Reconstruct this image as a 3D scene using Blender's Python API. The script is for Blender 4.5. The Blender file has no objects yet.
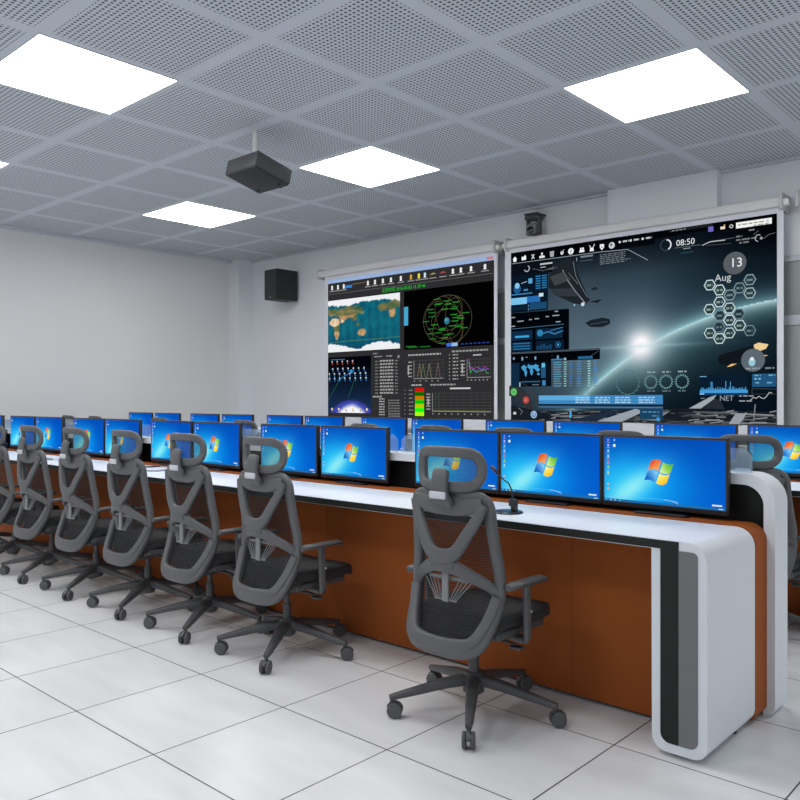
import bpy, bmesh, math, random
from mathutils import Vector, Matrix, noise
random.seed(7)
PI = math.pi
C = bpy.context.scene.collection
S = bpy.context.scene

# ------------------------------------------------------------------ camera
cam = bpy.data.cameras.new('camera'); co = bpy.data.objects.new('camera', cam); C.objects.link(co)
co.location = (0, 0, 1.286); co.rotation_euler = (PI/2, 0, 0.738)
cam.sensor_width = 36; cam.lens = 36*794/800; cam.clip_start = .02; cam.clip_end = 60
cam.shift_y = 0.0005
S.camera = co
# ------------------------------------------------------------------ world, lights, exposure
w = bpy.data.worlds.new('world'); S.world = w; w.use_nodes = True
w.node_tree.nodes['Background'].inputs[0].default_value = (.90, .95, 1.0, 1)
w.node_tree.nodes['Background'].inputs[1].default_value = .66
S.view_settings.view_transform = 'Standard'; S.view_settings.look = 'None'
S.view_settings.exposure = 0; S.view_settings.gamma = 1
FZ = -.024; FS = (1.286-FZ)/1.286   # floor level
CZ = 3.486; TC = .9457; CX0, CY0 = -3.849, 3.952       # ceiling height, tile, grid origin
LAMP_L = 13
def area(a, b):
    l = bpy.data.lights.new('ceiling_lamp_light', 'AREA'); l.shape = 'SQUARE'; l.size = .9
    l.energy = LAMP_L*PI*.81; l.color = (1, .99, .97)
    o = bpy.data.objects.new('ceiling_lamp_light', l); C.objects.link(o)
    o.location = (CX0+TC*(a+.5), CY0+TC*(b+.5), CZ-.03)
for a, b in ((1, -2), (4, 1), (-2, -5), (1, -5), (-5, -5)): area(a, b)

# ------------------------------------------------------------------ materials
def lin(c):
    return tuple(((x/255)/12.92 if x/255 <= .04045 else ((x/255+.055)/1.055)**2.4) for x in c)
def mat(name, rgb, rough=.5, metal=0, spec=.5, bump=0, bscale=40, var=0, alpha=1, emit=0, vscale=3):
    m = bpy.data.materials.new(name); m.use_nodes = True; nt = m.node_tree; b = nt.nodes['Principled BSDF']
    b.inputs['Base Color'].default_value = (*rgb, 1); b.inputs['Roughness'].default_value = rough
    b.inputs['Metallic'].default_value = metal; b.inputs['Specular IOR Level'].default_value = spec
    b.inputs['Alpha'].default_value = alpha
    if emit:
        b.inputs['Emission Color'].default_value = (*rgb, 1); b.inputs['Emission Strength'].default_value = emit
    tc = nt.nodes.new('ShaderNodeTexCoord')
    if var:
        n = nt.nodes.new('ShaderNodeTexNoise'); n.inputs['Scale'].default_value = vscale; n.inputs['Detail'].default_value = 4
        nt.links.new(tc.outputs['Object'], n.inputs['Vector'])
        r = nt.nodes.new('ShaderNodeMapRange'); r.inputs['To Min'].default_value = 1-var; r.inputs['To Max'].default_value = 1+var
        nt.links.new(n.outputs['Fac'], r.inputs['Value'])
        x = nt.nodes.new('ShaderNodeVectorMath'); x.operation = 'SCALE'; x.inputs[0].default_value = rgb
        nt.links.new(r.outputs[0], x.inputs['Scale']); nt.links.new(x.outputs[0], b.inputs['Base Color'])
    if bump:
        n = nt.nodes.new('ShaderNodeTexNoise'); n.inputs['Scale'].default_value = bscale; n.inputs['Detail'].default_value = 5
        nt.links.new(tc.outputs['Object'], n.inputs['Vector'])
        bp = nt.nodes.new('ShaderNodeBump'); bp.inputs['Strength'].default_value = bump; bp.inputs['Distance'].default_value = .01
        nt.links.new(n.outputs['Fac'], bp.inputs['Height']); nt.links.new(bp.outputs[0], b.inputs['Normal'])
    return m
M = {}
M['white'] = mat('white_lacquer', (.76, .79, .83), .38, spec=.3, var=.01)
M['screen_white'] = mat('white_screen_cloth', (.72, .74, .80), .6)
M['wall'] = mat('painted_wall', (.76, .78, .82), .85, bump=.05, bscale=60, var=.02)
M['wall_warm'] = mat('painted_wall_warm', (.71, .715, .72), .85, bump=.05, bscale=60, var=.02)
M['trim'] = mat('pale_trim', (.58, .61, .66), .6, var=.02)
M['housing'] = mat('housing_metal', (.68, .67, .67), .45, var=.02)
M['panel'] = mat('grey_green_panel', (.36, .39, .38), .5, var=.02)
M['orange'] = mat('orange_laminate', (.33, .088, .021), .55, spec=.08, var=.04, vscale=6)
M['black'] = mat('black_laminate', (.016, .018, .017), .45, spec=.25, var=.05)
M['grey'] = mat('mid_grey_laminate', (.17, .175, .18), .45, var=.03)
M['bezel'] = mat('black_bezel', (.012, .013, .016), .35, var=.05)
M['frame'] = mat('chair_grey_plastic', (.105, .108, .112), .48, bump=.08, bscale=50, var=.08, vscale=14)
M['dark_plastic'] = mat('chair_dark_plastic', (.075, .078, .082), .45, bump=.05, var=.06, vscale=12)
M['tag'] = mat('pale_tag_plastic', (.62, .63, .68), .35, var=.03)
M['chrome'] = mat('brushed_steel', (.55, .56, .58), .3, metal=1, var=.03)
M['wire'] = mat('wire_grey', (.22, .23, .24), .4, var=.03)
M['rubber'] = mat('caster_rubber', (.085, .088, .092), .55, bump=.1, var=.08, vscale=30)
M['speaker'] = mat('speaker_black', (.012, .013, .014), .55, bump=.1, bscale=120, var=.1)
M['projector'] = mat('projector_charcoal', (.055, .057, .06), .5, var=.05)
M['projector_base'] = mat('projector_dark_base', (.02, .022, .025), .6, var=.05)
M['paper'] = mat('paper', (.62, .64, .72), .8, var=.02)
M['cover'] = mat('folder_mauve', (.16, .12, .2), .5, var=.05)
M['lens'] = mat('lens_black', (.005, .005, .007), .1, var=.01)
M['rod'] = mat('pale_rod', (.85, .85, .82), .4, var=.02)
M['socket'] = mat('grey_bracket', (.55, .55, .55), .5, var=.03)

def seat_mat():
    m = mat('seat_ribbed_fabric', (.028, .029, .031), .85); nt = m.node_tree; b = nt.nodes['Principled BSDF']
    tc = nt.nodes.new('ShaderNodeTexCoord'); wv = nt.nodes.new('ShaderNodeTexWave'); wv.bands_direction = 'Z'; wv.inputs['Scale'].default_value = 28
    wv.inputs['Distortion'].default_value = .4
    nt.links.new(tc.outputs['Object'], wv.inputs['Vector'])
    bp = nt.nodes.new('ShaderNodeBump'); bp.inputs['Strength'].default_value = .4; bp.inputs['Distance'].default_value = .004
    nt.links.new(wv.outputs['Fac'], bp.inputs['Height']); nt.links.new(bp.outputs[0], b.inputs['Normal'])
    return m
M['seat'] = seat_mat()
def mesh_mat(name, col, lo, hi, scale):
    m = mat(name, col, .7); nt = m.node_tree; b = nt.nodes['Principled BSDF']
    tc = nt.nodes.new('ShaderNodeTexCoord'); wv = nt.nodes.new('ShaderNodeTexWave'); wv.bands_direction = 'Z'; wv.inputs['Scale'].default_value = scale
    nt.links.new(tc.outputs['Object'], wv.inputs['Vector'])
    r = nt.nodes.new('ShaderNodeMapRange'); r.inputs['To Min'].default_value = lo; r.inputs['To Max'].default_value = hi
    nt.links.new(wv.outputs['Fac'], r.inputs['Value']); nt.links.new(r.outputs[0], b.inputs['Alpha'])
    return m
M['mesh'] = mesh_mat('back_mesh_fabric', (.016, .016, .018), .42, .80, 30)
M['head_mesh'] = mesh_mat('headrest_mesh_fabric', (.05, .065, .06), .42, .66, 60)

def glass_mat():
    m = bpy.data.materials.new('frosted_blue_glass'); m.use_nodes = True; nt = m.node_tree
    for n in list(nt.nodes): nt.nodes.remove(n)
    o = nt.nodes.new('ShaderNodeOutputMaterial'); mx = nt.nodes.new('ShaderNodeMixShader'); t = nt.nodes.new('ShaderNodeBsdfTransparent')
    g = nt.nodes.new('ShaderNodeBsdfPrincipled'); g.inputs['Base Color'].default_value = (.55, .68, .82, 1); g.inputs['Roughness'].default_value = .2
    t.inputs[0].default_value = (.85, .93, 1, 1)
    n = nt.nodes.new('ShaderNodeTexNoise'); n.inputs['Scale'].default_value = 4
    r = nt.nodes.new('ShaderNodeMapRange'); r.inputs['To Min'].default_value = .24; r.inputs['To Max'].default_value = .27
    nt.links.new(n.outputs['Fac'], r.inputs['Value']); nt.links.new(r.outputs[0], mx.inputs[0])
    nt.links.new(t.outputs[0], mx.inputs[1]); nt.links.new(g.outputs[0], mx.inputs[2]); nt.links.new(mx.outputs[0], o.inputs[0])
    return m
M['glass'] = glass_mat()

def lamp_mat():
    m = bpy.data.materials.new('lamp_diffuser'); m.use_nodes = True; nt = m.node_tree
    for n in list(nt.nodes): nt.nodes.remove(n)
    o = nt.nodes.new('ShaderNodeOutputMaterial'); e = nt.nodes.new('ShaderNodeEmission')
    e.inputs[0].default_value = (1, .99, .97, 1); e.inputs[1].default_value = LAMP_L
    nt.links.new(e.outputs[0], o.inputs[0]); return m
M['lamp'] = lamp_mat()
def display_mat():
    m = bpy.data.materials.new('display_image'); m.use_nodes = True; nt = m.node_tree
    for n in list(nt.nodes): nt.nodes.remove(n)
    o = nt.nodes.new('ShaderNodeOutputMaterial'); e = nt.nodes.new('ShaderNodeEmission'); a = nt.nodes.new('ShaderNodeVertexColor'); a.layer_name = 'Col'
    nt.links.new(a.outputs[0], e.inputs[0]); nt.links.new(e.outputs[0], o.inputs[0]); return m
M['display'] = display_mat()

def N(nt, op, a, b=None, c=None):
    n = nt.nodes.new('ShaderNodeMath'); n.operation = op
    for i, v in enumerate((a, b, c)):
        if v is None: continue
        if isinstance(v, (int, float)): n.inputs[i].default_value = v
        else: nt.links.new(v, n.inputs[i])
    return n.outputs[0]
def ceiling_mat():
    m = mat('perforated_ceiling_tile', (.3, .3, .3), .6); nt = m.node_tree; b = nt.nodes['Principled BSDF']
    tc = nt.nodes.new('ShaderNodeTexCoord'); s = nt.nodes.new('ShaderNodeSeparateXYZ'); nt.links.new(tc.outputs['Object'], s.inputs[0])
    K = 28; masks = []; d2 = None
    for i, o in ((0, CX0), (1, CY0)):
        p = N(nt, 'DIVIDE', N(nt, 'SUBTRACT', s.outputs[i], o), TC)
        f = N(nt, 'FRACT', N(nt, 'ADD', p, 50))
        masks.append(N(nt, 'LESS_THAN', N(nt, 'ABSOLUTE', N(nt, 'SUBTRACT', f, .5)), .5-1.52/K))
        h = N(nt, 'SUBTRACT', N(nt, 'FRACT', N(nt, 'MULTIPLY', f, K)), .5)
        q = N(nt, 'MULTIPLY', h, h); d2 = q if d2 is None else N(nt, 'ADD', d2, q)
    hole = N(nt, 'MULTIPLY', N(nt, 'LESS_THAN', d2, .29**2), N(nt, 'MULTIPLY', masks[0], masks[1]))
    mx = nt.nodes.new('ShaderNodeMix'); mx.data_type = 'RGBA'
    mx.inputs['A'].default_value = (.61, .645, .70, 1); mx.inputs['B'].default_value = (.085, .09, .10, 1)
    nt.links.new(hole, mx.inputs['Factor']); nt.links.new(mx.outputs['Result'], b.inputs['Base Color'])
    return m
def floor_mat():
    m = mat('white_floor_tile', (.7, .7, .7), .32); nt = m.node_tree; b = nt.nodes['Principled BSDF']
    tc = nt.nodes.new('ShaderNodeTexCoord'); s = nt.nodes.new('ShaderNodeSeparateXYZ'); nt.links.new(tc.outputs['Object'], s.inputs[0])
    ms = []
    cells = []
    for i, o in ((0, -1.4025*FS), (1, 1.5306*FS)):
        p = N(nt, 'ADD', N(nt, 'DIVIDE', N(nt, 'SUBTRACT', s.outputs[i], o), .6*FS), 50)
        f = N(nt, 'FRACT', p); cells.append(N(nt, 'FLOOR', p))
        ms.append(N(nt, 'GREATER_THAN', N(nt, 'ABSOLUTE', N(nt, 'SUBTRACT', f, .5)), .5-.0046))
    j = N(nt, 'MAXIMUM', ms[0], ms[1])
    cb = nt.nodes.new('ShaderNodeCombineXYZ'); nt.links.new(cells[0], cb.inputs[0]); nt.links.new(cells[1], cb.inputs[1])
    wn = nt.nodes.new('ShaderNodeTexWhiteNoise'); nt.links.new(cb.outputs[0], wn.inputs['Vector'])
    n = nt.nodes.new('ShaderNodeTexNoise'); n.inputs['Scale'].default_value = 3.5; n.inputs['Detail'].default_value = 6
    mp = nt.nodes.new('ShaderNodeMapping'); mp.inputs['Scale'].default_value = (.6, 2.4, 1); mp.inputs['Rotation'].default_value = (0, 0, .4)
    va = nt.nodes.new('ShaderNodeVectorMath'); nt.links.new(tc.outputs['Object'], va.inputs[0]); nt.links.new(cb.outputs[0], va.inputs[1])
    nt.links.new(va.outputs[0], mp.inputs[0]); nt.links.new(mp.outputs[0], n.inputs['Vector'])
    r = nt.nodes.new('ShaderNodeMapRange'); r.inputs['From Min'].default_value = .3; r.inputs['From Max'].default_value = .7
    r.inputs['To Min'].default_value = .93; r.inputs['To Max'].default_value = 1.03
    nt.links.new(n.outputs['Fac'], r.inputs['Value'])
    tone = N(nt, 'MULTIPLY', r.outputs[0], N(nt, 'ADD', .98, N(nt, 'MULTIPLY', wn.outputs['Value'], .03)))
    vs = nt.nodes.new('ShaderNodeVectorMath'); vs.operation = 'SCALE'; vs.inputs[0].default_value = (.78, .785, .80)
    nt.links.new(tone, vs.inputs['Scale'])
    mx = nt.nodes.new('ShaderNodeMix'); mx.data_type = 'RGBA'; nt.links.new(j, mx.inputs['Factor'])
    nt.links.new(vs.outputs[0], mx.inputs['A']); mx.inputs['B'].default_value = (.04, .04, .045, 1)
    nt.links.new(mx.outputs['Result'], b.inputs['Base Color'])
    return m
M['ceiling'] = ceiling_mat(); M['floor'] = floor_mat()

# ------------------------------------------------------------------ helpers
def obj(name, bm, m, parent=None, smooth=35):
    bmesh.ops.recalc_face_normals(bm, faces=bm.faces)
    me = bpy.data.meshes.new(name); bm.to_mesh(me); bm.free()
    for x in (m if isinstance(m, (list, tuple)) else [m]): me.materials.append(x)
    if smooth:
        me.shade_smooth(); me.set_sharp_from_angle(angle=math.radians(smooth))
    o = bpy.data.objects.new(name, me); C.objects.link(o)
    if parent: o.parent = parent
    return o
def thing(name, label, cat, loc=(0, 0, 0), rz=0, group=None):
    o = bpy.data.objects.new(name, None); C.objects.link(o); o.location = loc; o.rotation_euler = (0, 0, rz); o.empty_display_size = .1
    return tag(o, label, cat, group)
def tag(o, label, cat, group=None):
    o['label'] = label; o['category'] = cat
    if group: o['group'] = group
    return o
def struct(name, bm, m):
    o = obj(name, bm, m); o['kind'] = 'structure'; return o
def copy_tree(o, parent=None):
    c = o.copy(); C.objects.link(c)
    if parent: c.parent = parent
    for ch in o.children: copy_tree(ch, c)
    return c
def BM(): return bmesh.new()
def box(bm, x0, x1, y0, y1, z0, z1, bev=0, seg=2, mtx=None):
    r = bmesh.ops.create_cube(bm, size=1)
    vs = r['verts']
    for v in vs: v.co = Vector((x0+(v.co.x+.5)*(x1-x0), y0+(v.co.y+.5)*(y1-y0), z0+(v.co.z+.5)*(z1-z0)))
    if bev:
        es = list({e for v in vs for e in v.link_edges})
        r = bmesh.ops.bevel(bm, geom=es, offset=bev, segments=seg, affect='EDGES', profile=.5)
        vs = list({v for f in r['faces'] for v in f.verts} | {v for v in vs if v.is_valid})
    if mtx: bmesh.ops.transform(bm, matrix=mtx, verts=vs)
    return bm
def rect_section(w, t, n=3):
    pts = []
    r = min(w, t)*.32
    for cx, cy, a0 in ((w/2-r, t/2-r, 0), (-w/2+r, t/2-r, PI/2), (-w/2+r, -t/2+r, PI), (w/2-r, -t/2+r, 1.5*PI)):
        for k in range(n): a = a0+k/(n-1)*PI/2; pts.append((cx+r*math.cos(a), cy+r*math.sin(a)))
    return pts
def sweep(bm, pts, w, t, nrm=(0, 1, 0), closed=False):
    P = [Vector(p) for p in pts]; n = len(P)
    W = w if isinstance(w, list) else [w]*n; T_ = t if isinstance(t, list) else [t]*n
    rings = []
    for i in range(n):
        a = P[(i-1) % n] if closed or i > 0 else P[i]; b = P[(i+1) % n] if closed or i < n-1 else P[i]
        T = (b-a).normalized()
        nv = Vector(nrm(P[i]) if callable(nrm) else nrm); nv = (nv-T*nv.dot(T)).normalized(); B = T.cross(nv)
        rings.append([bm.verts.new(P[i]+B*x+nv*y) for x, y in rect_section(W[i], T_[i])])
    m = len(rings[0])
    for i in range(n if closed else n-1):
        A, D = rings[i], rings[(i+1) % n]
        for k in range(m): bm.faces.new((A[k], A[(k+1) % m], D[(k+1) % m], D[k]))
    if not closed:
        bm.faces.new(rings[0]); bm.faces.new(rings[-1][::-1])
    return bm
def tube(bm, pts, r, seg=12, closed=False):
    P = [Vector(p) for p in pts]; n = len(P); R = r if isinstance(r, list) else [r]*n; rings = []
    up = Vector((0, 0, 1)); T0 = (P[1]-P[0]).normalized()
    if abs(T0.dot(up)) > .9: up = Vector((1, 0, 0))
    for i in range(n):
        a = P[(i-1) % n] if closed or i > 0 else P[i]; b = P[(i+1) % n] if closed or i < n-1 else P[i]
        T = (b-a).normalized(); u = (up-T*up.dot(T)).normalized(); v = T.cross(u); up = u
        rings.append([bm.verts.new(P[i]+(u*math.cos(2*PI*k/seg)+v*math.sin(2*PI*k/seg))*R[i]) for k in range(seg)])
    for i in range(n if closed else n-1):
        A, D = rings[i], rings[(i+1) % n]
        for k in range(seg): bm.faces.new((A[k], A[(k+1) % seg], D[(k+1) % seg], D[k]))
    if not closed: bm.faces.new(rings[0]); bm.faces.new(rings[-1][::-1])
    return bm
def lathe(bm, prof, c=(0, 0, 0), seg=32, mtx=None):
    rings = []; new = []
    for r, z in prof:
        ring = [bm.verts.new((c[0]+r*math.cos(2*PI*k/seg), c[1]+r*math.sin(2*PI*k/seg), c[2]+z)) for k in range(seg)]
        rings.append(ring); new += ring
    for A, D in zip(rings, rings[1:]):
        for k in range(seg): bm.faces.new((A[k], A[(k+1) % seg], D[(k+1) % seg], D[k]))
    bm.faces.new(rings[0]); bm.faces.new(rings[-1][::-1])
    if mtx: bmesh.ops.transform(bm, matrix=mtx, verts=new)
    return bm
def prism_y(bm, poly, y0, y1, bev=0):
    A = [bm.verts.new((x, y0, z)) for x, z in poly]; B = [bm.verts.new((x, y1, z)) for x, z in poly]
    n = len(poly)
    fs = [bm.faces.new(A), bm.faces.new(B[::-1])]
    for k in range(n): bm.faces.new((A[k], B[k], B[(k+1) % n], A[(k+1) % n]))
    if bev:
        bmesh.ops.bevel(bm, geom=[e for f in fs for e in f.edges], offset=bev, segments=2, affect='EDGES')
    return bm
def cr(pts, n=6, closed=False):
    P = [Vector(p) for p in pts]; L = len(P); out = []
    for i in range(L if closed else L-1):
        if closed: p0, p1, p2, p3 = P[(i-1) % L], P[i], P[(i+1) % L], P[(i+2) % L]
        else: p0, p1, p2, p3 = P[max(i-1, 0)], P[i], P[i+1], P[min(i+2, L-1)]
        for k in range(n):
            t = k/n
            out.append(.5*((2*p1)+(p2-p0)*t+(2*p0-5*p1+4*p2-p3)*t*t+(3*p1-p0-3*p2+p3)*t**3))
    if not closed: out.append(P[-1])
    return out
def arc(cx, cz, r, a0, a1, n=8):
    return [(cx+r*math.cos(math.radians(a0+(a1-a0)*k/n)), cz+r*math.sin(math.radians(a0+(a1-a0)*k/n))) for k in range(n+1)]

# ------------------------------------------------------------------ room shell
XW, YW = -10.42, 7.735
XR, YB = 3.5, -3.5
b = BM(); box(b, XW-.2, XR, YB, YW+.2, FZ-.15, FZ); struct('floor', b, M['floor'])
b = BM(); box(b, XW-.2, XR, YB, YW+.2, CZ, CZ+.15); struct('ceiling', b, M['ceiling'])
b = BM(); box(b, XW-.2, XW, YB, YW+.2, FZ, CZ); struct('wall_left', b, M['wall_warm'])
b = BM(); box(b, XW, XR, YW, YW+.2, FZ, CZ); struct('wall_back', b, M['wall'])
b = BM(); box(b, XW, -10.18, 7.46, YW, FZ, CZ); struct('trim_1', b, M['wall'])                    # corner column
b = BM(); box(b, -3.99, -2.85, 7.62, YW, FZ, CZ); struct('trim_2', b, M['wall'])                  # column behind the big screen
b = BM(); box(b, XW, XW+.07, YB, 7.46, CZ-.035, CZ-.001); box(b, XW, -3.99, YW-.05, YW, CZ-.025, CZ-.001)
box(b, -2.85, XR, YW-.05, YW, CZ-.025, CZ-.001); struct('trim_3', b, M['trim'])
# grey-green wall panels and the pale rails between them
for x0, x1, z0, z1, lb in ((-5.75, -4.0, 2.02, 2.545, 'grey-green wall panel between the two screens, upper one'),
                           (-5.75, -4.0, .12, 1.94, 'grey-green wall panel between the two screens, tall lower one'),
                           (-2.80, 3.4, 2.06, 2.545, 'grey-green wall panel right of the space screen, upper one'),
                           (-2.80, 3.4, .12, 1.965, 'grey-green wall panel right of the space screen, tall lower one')):
    b = BM(); box(b, x0, x1, YW-.02, YW, z0, z1, .003); tag(obj('wall_panel', b, M['panel']), lb, 'wall panel', 'grey-green wall panels')
b = BM()
for x0, x1 in ((-5.75, -4.0), (-2.80, 3.4)):
    box(b, x0, x1, YW-.035, YW, 2.547, 2.60, .004); box(b, x0, x1, YW-.035, YW, 1.967 if x0 > -3 else 1.942, 2.018 if x0 < -3 else 2.058, .004)
struct('trim_4', b, M['trim'])

# ------------------------------------------------------------------ ceiling lights
LL = {(-2, -2): 'bright square ceiling light, large one at the left of the picture', (1, 1): 'bright square ceiling light nearest above the space screen at the right',
      (-2, 1): 'bright square ceiling light in the middle, right of the projector', (-5, 1): 'bright square ceiling light farthest away, near the far wall above the speaker side',
      (-5, -2): 'bright square ceiling light just cut off by the left picture edge'}
for (a, c_), lb in LL.items():
    x0, y0 = CX0+TC*a, CY0+TC*c_
    t = thing('ceiling_light', lb, 'ceiling light', (x0+TC/2, y0+TC/2, CZ), 0, 'square ceiling lights')
    h = TC/2-.004
    b = BM(); box(b, -h, h, -h, h, -.006, -.001); obj('diffuser', b, M['lamp'], t)
    b = BM()
    for q in ((-h-.008, h+.008, -h-.008, -h), (-h-.008, h+.008, h, h+.008), (-h-.008, -h, -h, h), (h, h+.008, -h, h)): box(b, *q, -.008, -.001)
    obj('frame', b, M['trim'], t)

# ------------------------------------------------------------------ drawing on displays
class Canvas:
    def __init__(s, W, H): s.W, s.H, s.bm = W, H, BM(); s.cl = s.bm.loops.layers.float_color.new('Col'); s.n = 0
    def poly(s, pts, col, z=1, lin_=False):
        cols = col if isinstance(col, list) else [col]*len(pts)
        f = s.bm.faces.new([s.bm.verts.new((u*s.W, -z*.0008, v*s.H)) for u, v in pts])
        for l, c in zip(f.loops, cols): l[s.cl] = (*lin(c), 1)
    def rect(s, u0, v0, u1, v1, col, z=1): s.poly([(u0, v0), (u1, v0), (u1, v1), (u0, v1)], col, z)
    def grad(s, u0, v0, u1, v1, fn, nu, nv, z=0):
        g = [[s.bm.verts.new(((u0+(u1-u0)*i/nu)*s.W, -z*.0008, (v0+(v1-v0)*j/nv)*s.H)) for i in range(nu+1)] for j in range(nv+1)]
        c = [[(*lin(fn(i/nu, j/nv)), 1) for i in range(nu+1)] for j in range(nv+1)]
        for j in range(nv):
            for i in range(nu):
                ij = ((i, j), (i+1, j), (i+1, j+1), (i, j+1))
                f = s.bm.faces.new([g[q][p] for p, q in ij])
                for l, (p, q) in zip(f.loops, ij): l[s.cl] = c[q][p]
    def line(s, pts, wd, col, z=2, closed=False):
        P = [Vector((u*s.W, v*s.H)) for u, v in pts]; n = len(P)
        for i in range(n if closed else n-1):
            a, b_ = P[i], P[(i+1) % n]; d = b_-a
            if d.length < 1e-6: continue
            d = d.normalized()*wd/2; q = Vector((-d.y, d.x))
            s.poly([((p.x)/s.W, (p.y)/s.H) for p in (a-q-d*.4, b_-q+d*.4, b_+q+d*.4, a+q-d*.4)], col, z)
    def disc(s, u, v, r, col, z=2, n=20, sq=1):
        s.poly([(u+r*math.cos(2*PI*k/n)/s.W, v+sq*r*math.sin(2*PI*k/n)/s.H) for k in range(n)], col, z)
    def ring(s, u, v, r, wd, col, z=2, n=24, a0=0, a1=360, sx=1, rot=0):
        pts = []
        for k in range(n+1):
            a = math.radians(a0+(a1-a0)*k/n); x, y = r*sx*math.cos(a), r*math.sin(a)
            pts.append((u+(x*math.cos(rot)-y*math.sin(rot))/s.W, v+(x*math.sin(rot)+y*math.cos(rot))/s.H))
        s.line(pts, wd, col, z)
    def text(s, tx, u, v, h, col, z=3, align='CENTER'):
        cu = bpy.data.curves.new('t', 'FONT'); cu.body = tx; cu.size = h*1.4; cu.align_x = align; cu.align_y = 'CENTER'; cu.resolution_u = 3
        o = bpy.data.objects.new('t', cu); C.objects.link(o)
        dg = bpy.context.evaluated_depsgraph_get(); dg.update(); me = o.evaluated_get(dg).to_mesh()
        vs = [tuple(x.co) for x in me.vertices]
        for p in me.polygons:
            s.poly([(u+vs[i][0]/s.W, v+vs[i][1]/s.H) for i in p.vertices], col, z)
        o.evaluated_get(dg).to_mesh_clear(); C.objects.unlink(o); bpy.data.objects.remove(o); bpy.data.curves.remove(cu)
    def done(s, name, parent): return obj_raw(name, s.bm, M['display'], parent)
def obj_raw(name, bm, m, parent):
    me = bpy.data.meshes.new(name); bm.to_mesh(me); bm.free(); me.materials.append(m)
    o = bpy.data.objects.new(name, me); C.objects.link(o); o.parent = parent; return o
def mix(a, b, t):
    t = max(0, min(1, t)); return tuple(a[i]+(b[i]-a[i])*t for i in range(3))

# ------------------------------------------------------------------ desktop monitor
MW, MH = .583, .330
def make_monitor():
    t = thing('monitor', '', 'monitor')
    b = BM(); box(b, -MW/2, MW/2, .0, .028, 0, MH, .004); box(b, -.2, .2, .026, .045, .05, MH-.05, .01)
    obj('casing', b, M['bezel'], t)
    b = BM(); box(b, -.03, .03, .032, .052, -.02, .15, .004); obj('stand_neck', b, M['bezel'], t)
    b = BM(); box(b, -.12, .12, -.03, .055, -.0202, -.010, .004); obj('stand_base', b, M['bezel'], t)
    SW, SH = MW-.024, MH-.034
    c = Canvas(SW, SH)
    def bg(u, v):
        base = mix((4, 96, 205), (3, 72, 178), v)
        base = mix(base, (8, 148, 240), math.exp(-(((u-.36)/.42)**2+((v-.30)/.48)**2)))
        g = math.exp(-(((u-.17)/.30)**2+((v-.22)/.46)**2))
        base = mix(base, (45, 200, 250), g*.95)
        # diagonal shaft of light
        d = abs((u-.12)-(v-.0)*.55)
        base = mix(base, (165, 246, 246), math.exp(-(d/.13)**2)*math.exp(-((v-.22)/.34)**2)*.8)
        return mix(base, (3, 92, 205), max(0, (u-.72)/.4)*.7)
    c.grad(0, 0, 1, 1, bg, 30, 20)
    # four waving panes
    lw, lh = .104, .088; cu, cv = .475, .495
    def W_(s_, t_):
        x = s_*lw/2+t_*.016; y = t_*lh/2-math.sin(s_*PI*.9)*.010*(1)+.004*t_*(1-s_*s_)
        return (cu+x/SW, cv+y/SH)
    panes = (((-1, -.07), (.06, 1), (228, 82, 30), (250, 180, 110)), ((.07, 1), (.06, 1), (90, 185, 40), (235, 250, 170)),
             ((-1, -.07), (-1, -.06), (10, 90, 190), (150, 220, 255)), ((.07, 1), (-1, -.06), (250, 190, 10), (255, 250, 150)))
    for (s0, s1), (t0, t1), c0, c1 in panes:
        n = 5
        for i in range(n):
            for j in range(n):
                q = [(s0+(s1-s0)*(i+di)/n, t0+(t1-t0)*(j+dj)/n) for di, dj in ((0, 0), (1, 0), (1, 1), (0, 1))]
                c.poly([W_(*p) for p in q], [mix(c1, c0, (abs(p[0])+abs(p[1]))/1.6-.1) for p in q], 1)
    for i, (col) in enumerate([(150, 130, 220), (190, 190, 235), (150, 220, 230), (190, 220, 250), (225, 110, 110), (170, 220, 60), (200, 230, 170)]):
        c.disc(.035, .955-i*.085, .0055, col, 1, 8)
        c.rect(.02, .915-i*.085, .05, .920-i*.085, (190, 215, 240), 1)
    for v in (.26, .19): c.disc(.035, v, .005, (230, 170, 150), 1, 8)
    c.disc(.09, .955, .004, (190, 210, 240), 1, 8); c.disc(.09, .87, .0075, (225, 245, 205), 1, 8)
    sw = [(.0+.05*k, .02+.05*math.sin(min(1, k/11)*PI*.9)) for k in range(14)]
    c.line([(.05+.065*k, .035+.055*math.sin(k/9*PI*.62+.5)) for k in range(10)], .0012, (120, 200, 250), 1)
    c.line([(.52+.02*k, .085-.0006*k**2.5) for k in range(8)], .0022, (190, 225, 250), 1)
    c.rect(0, 0, 1, .038, (30, 110, 175), 2)
    for k, col in enumerate([(90, 190, 240), (210, 210, 180), (240, 190, 90), (120, 190, 230)]): c.disc(.02+.04*k, .019, .0035, col, 3, 8)
    c.rect(.90, .055, .975, .078, (215, 230, 250), 2); c.rect(.95, .012, .985, .024, (200, 220, 240), 3)
    d = c.done('display', t); d.location = (-SW/2, -.0006, .022)
    return t
mon0 = make_monitor()
ordn = ['first', 'second', 'third', 'fourth', 'fifth', 'sixth', 'seventh', 'eighth', 'ninth', 'tenth', 'eleventh', 'twelfth', 'thirteenth', 'fourteenth']
m1 = [-1.516, -2.1015, -2.687, -3.484, -4.10, -4.92, -5.53, -6.29, -6.89, -7.695, -8.31, -9.10, -9.72]
lab1 = {0: 'wide black monitor at the white desk end, front row, whole blue desktop in view',
        1: 'wide black monitor in the front row behind the gooseneck microphone',
        2: 'wide black monitor in the front row seen through the nearest chair headrest'}
m2 = [-1.55, -2.198, -3.035, -3.69, -4.524, -5.175, -6.01, -6.64, -7.475, -8.13, -8.95, -9.60]
first = True
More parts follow.
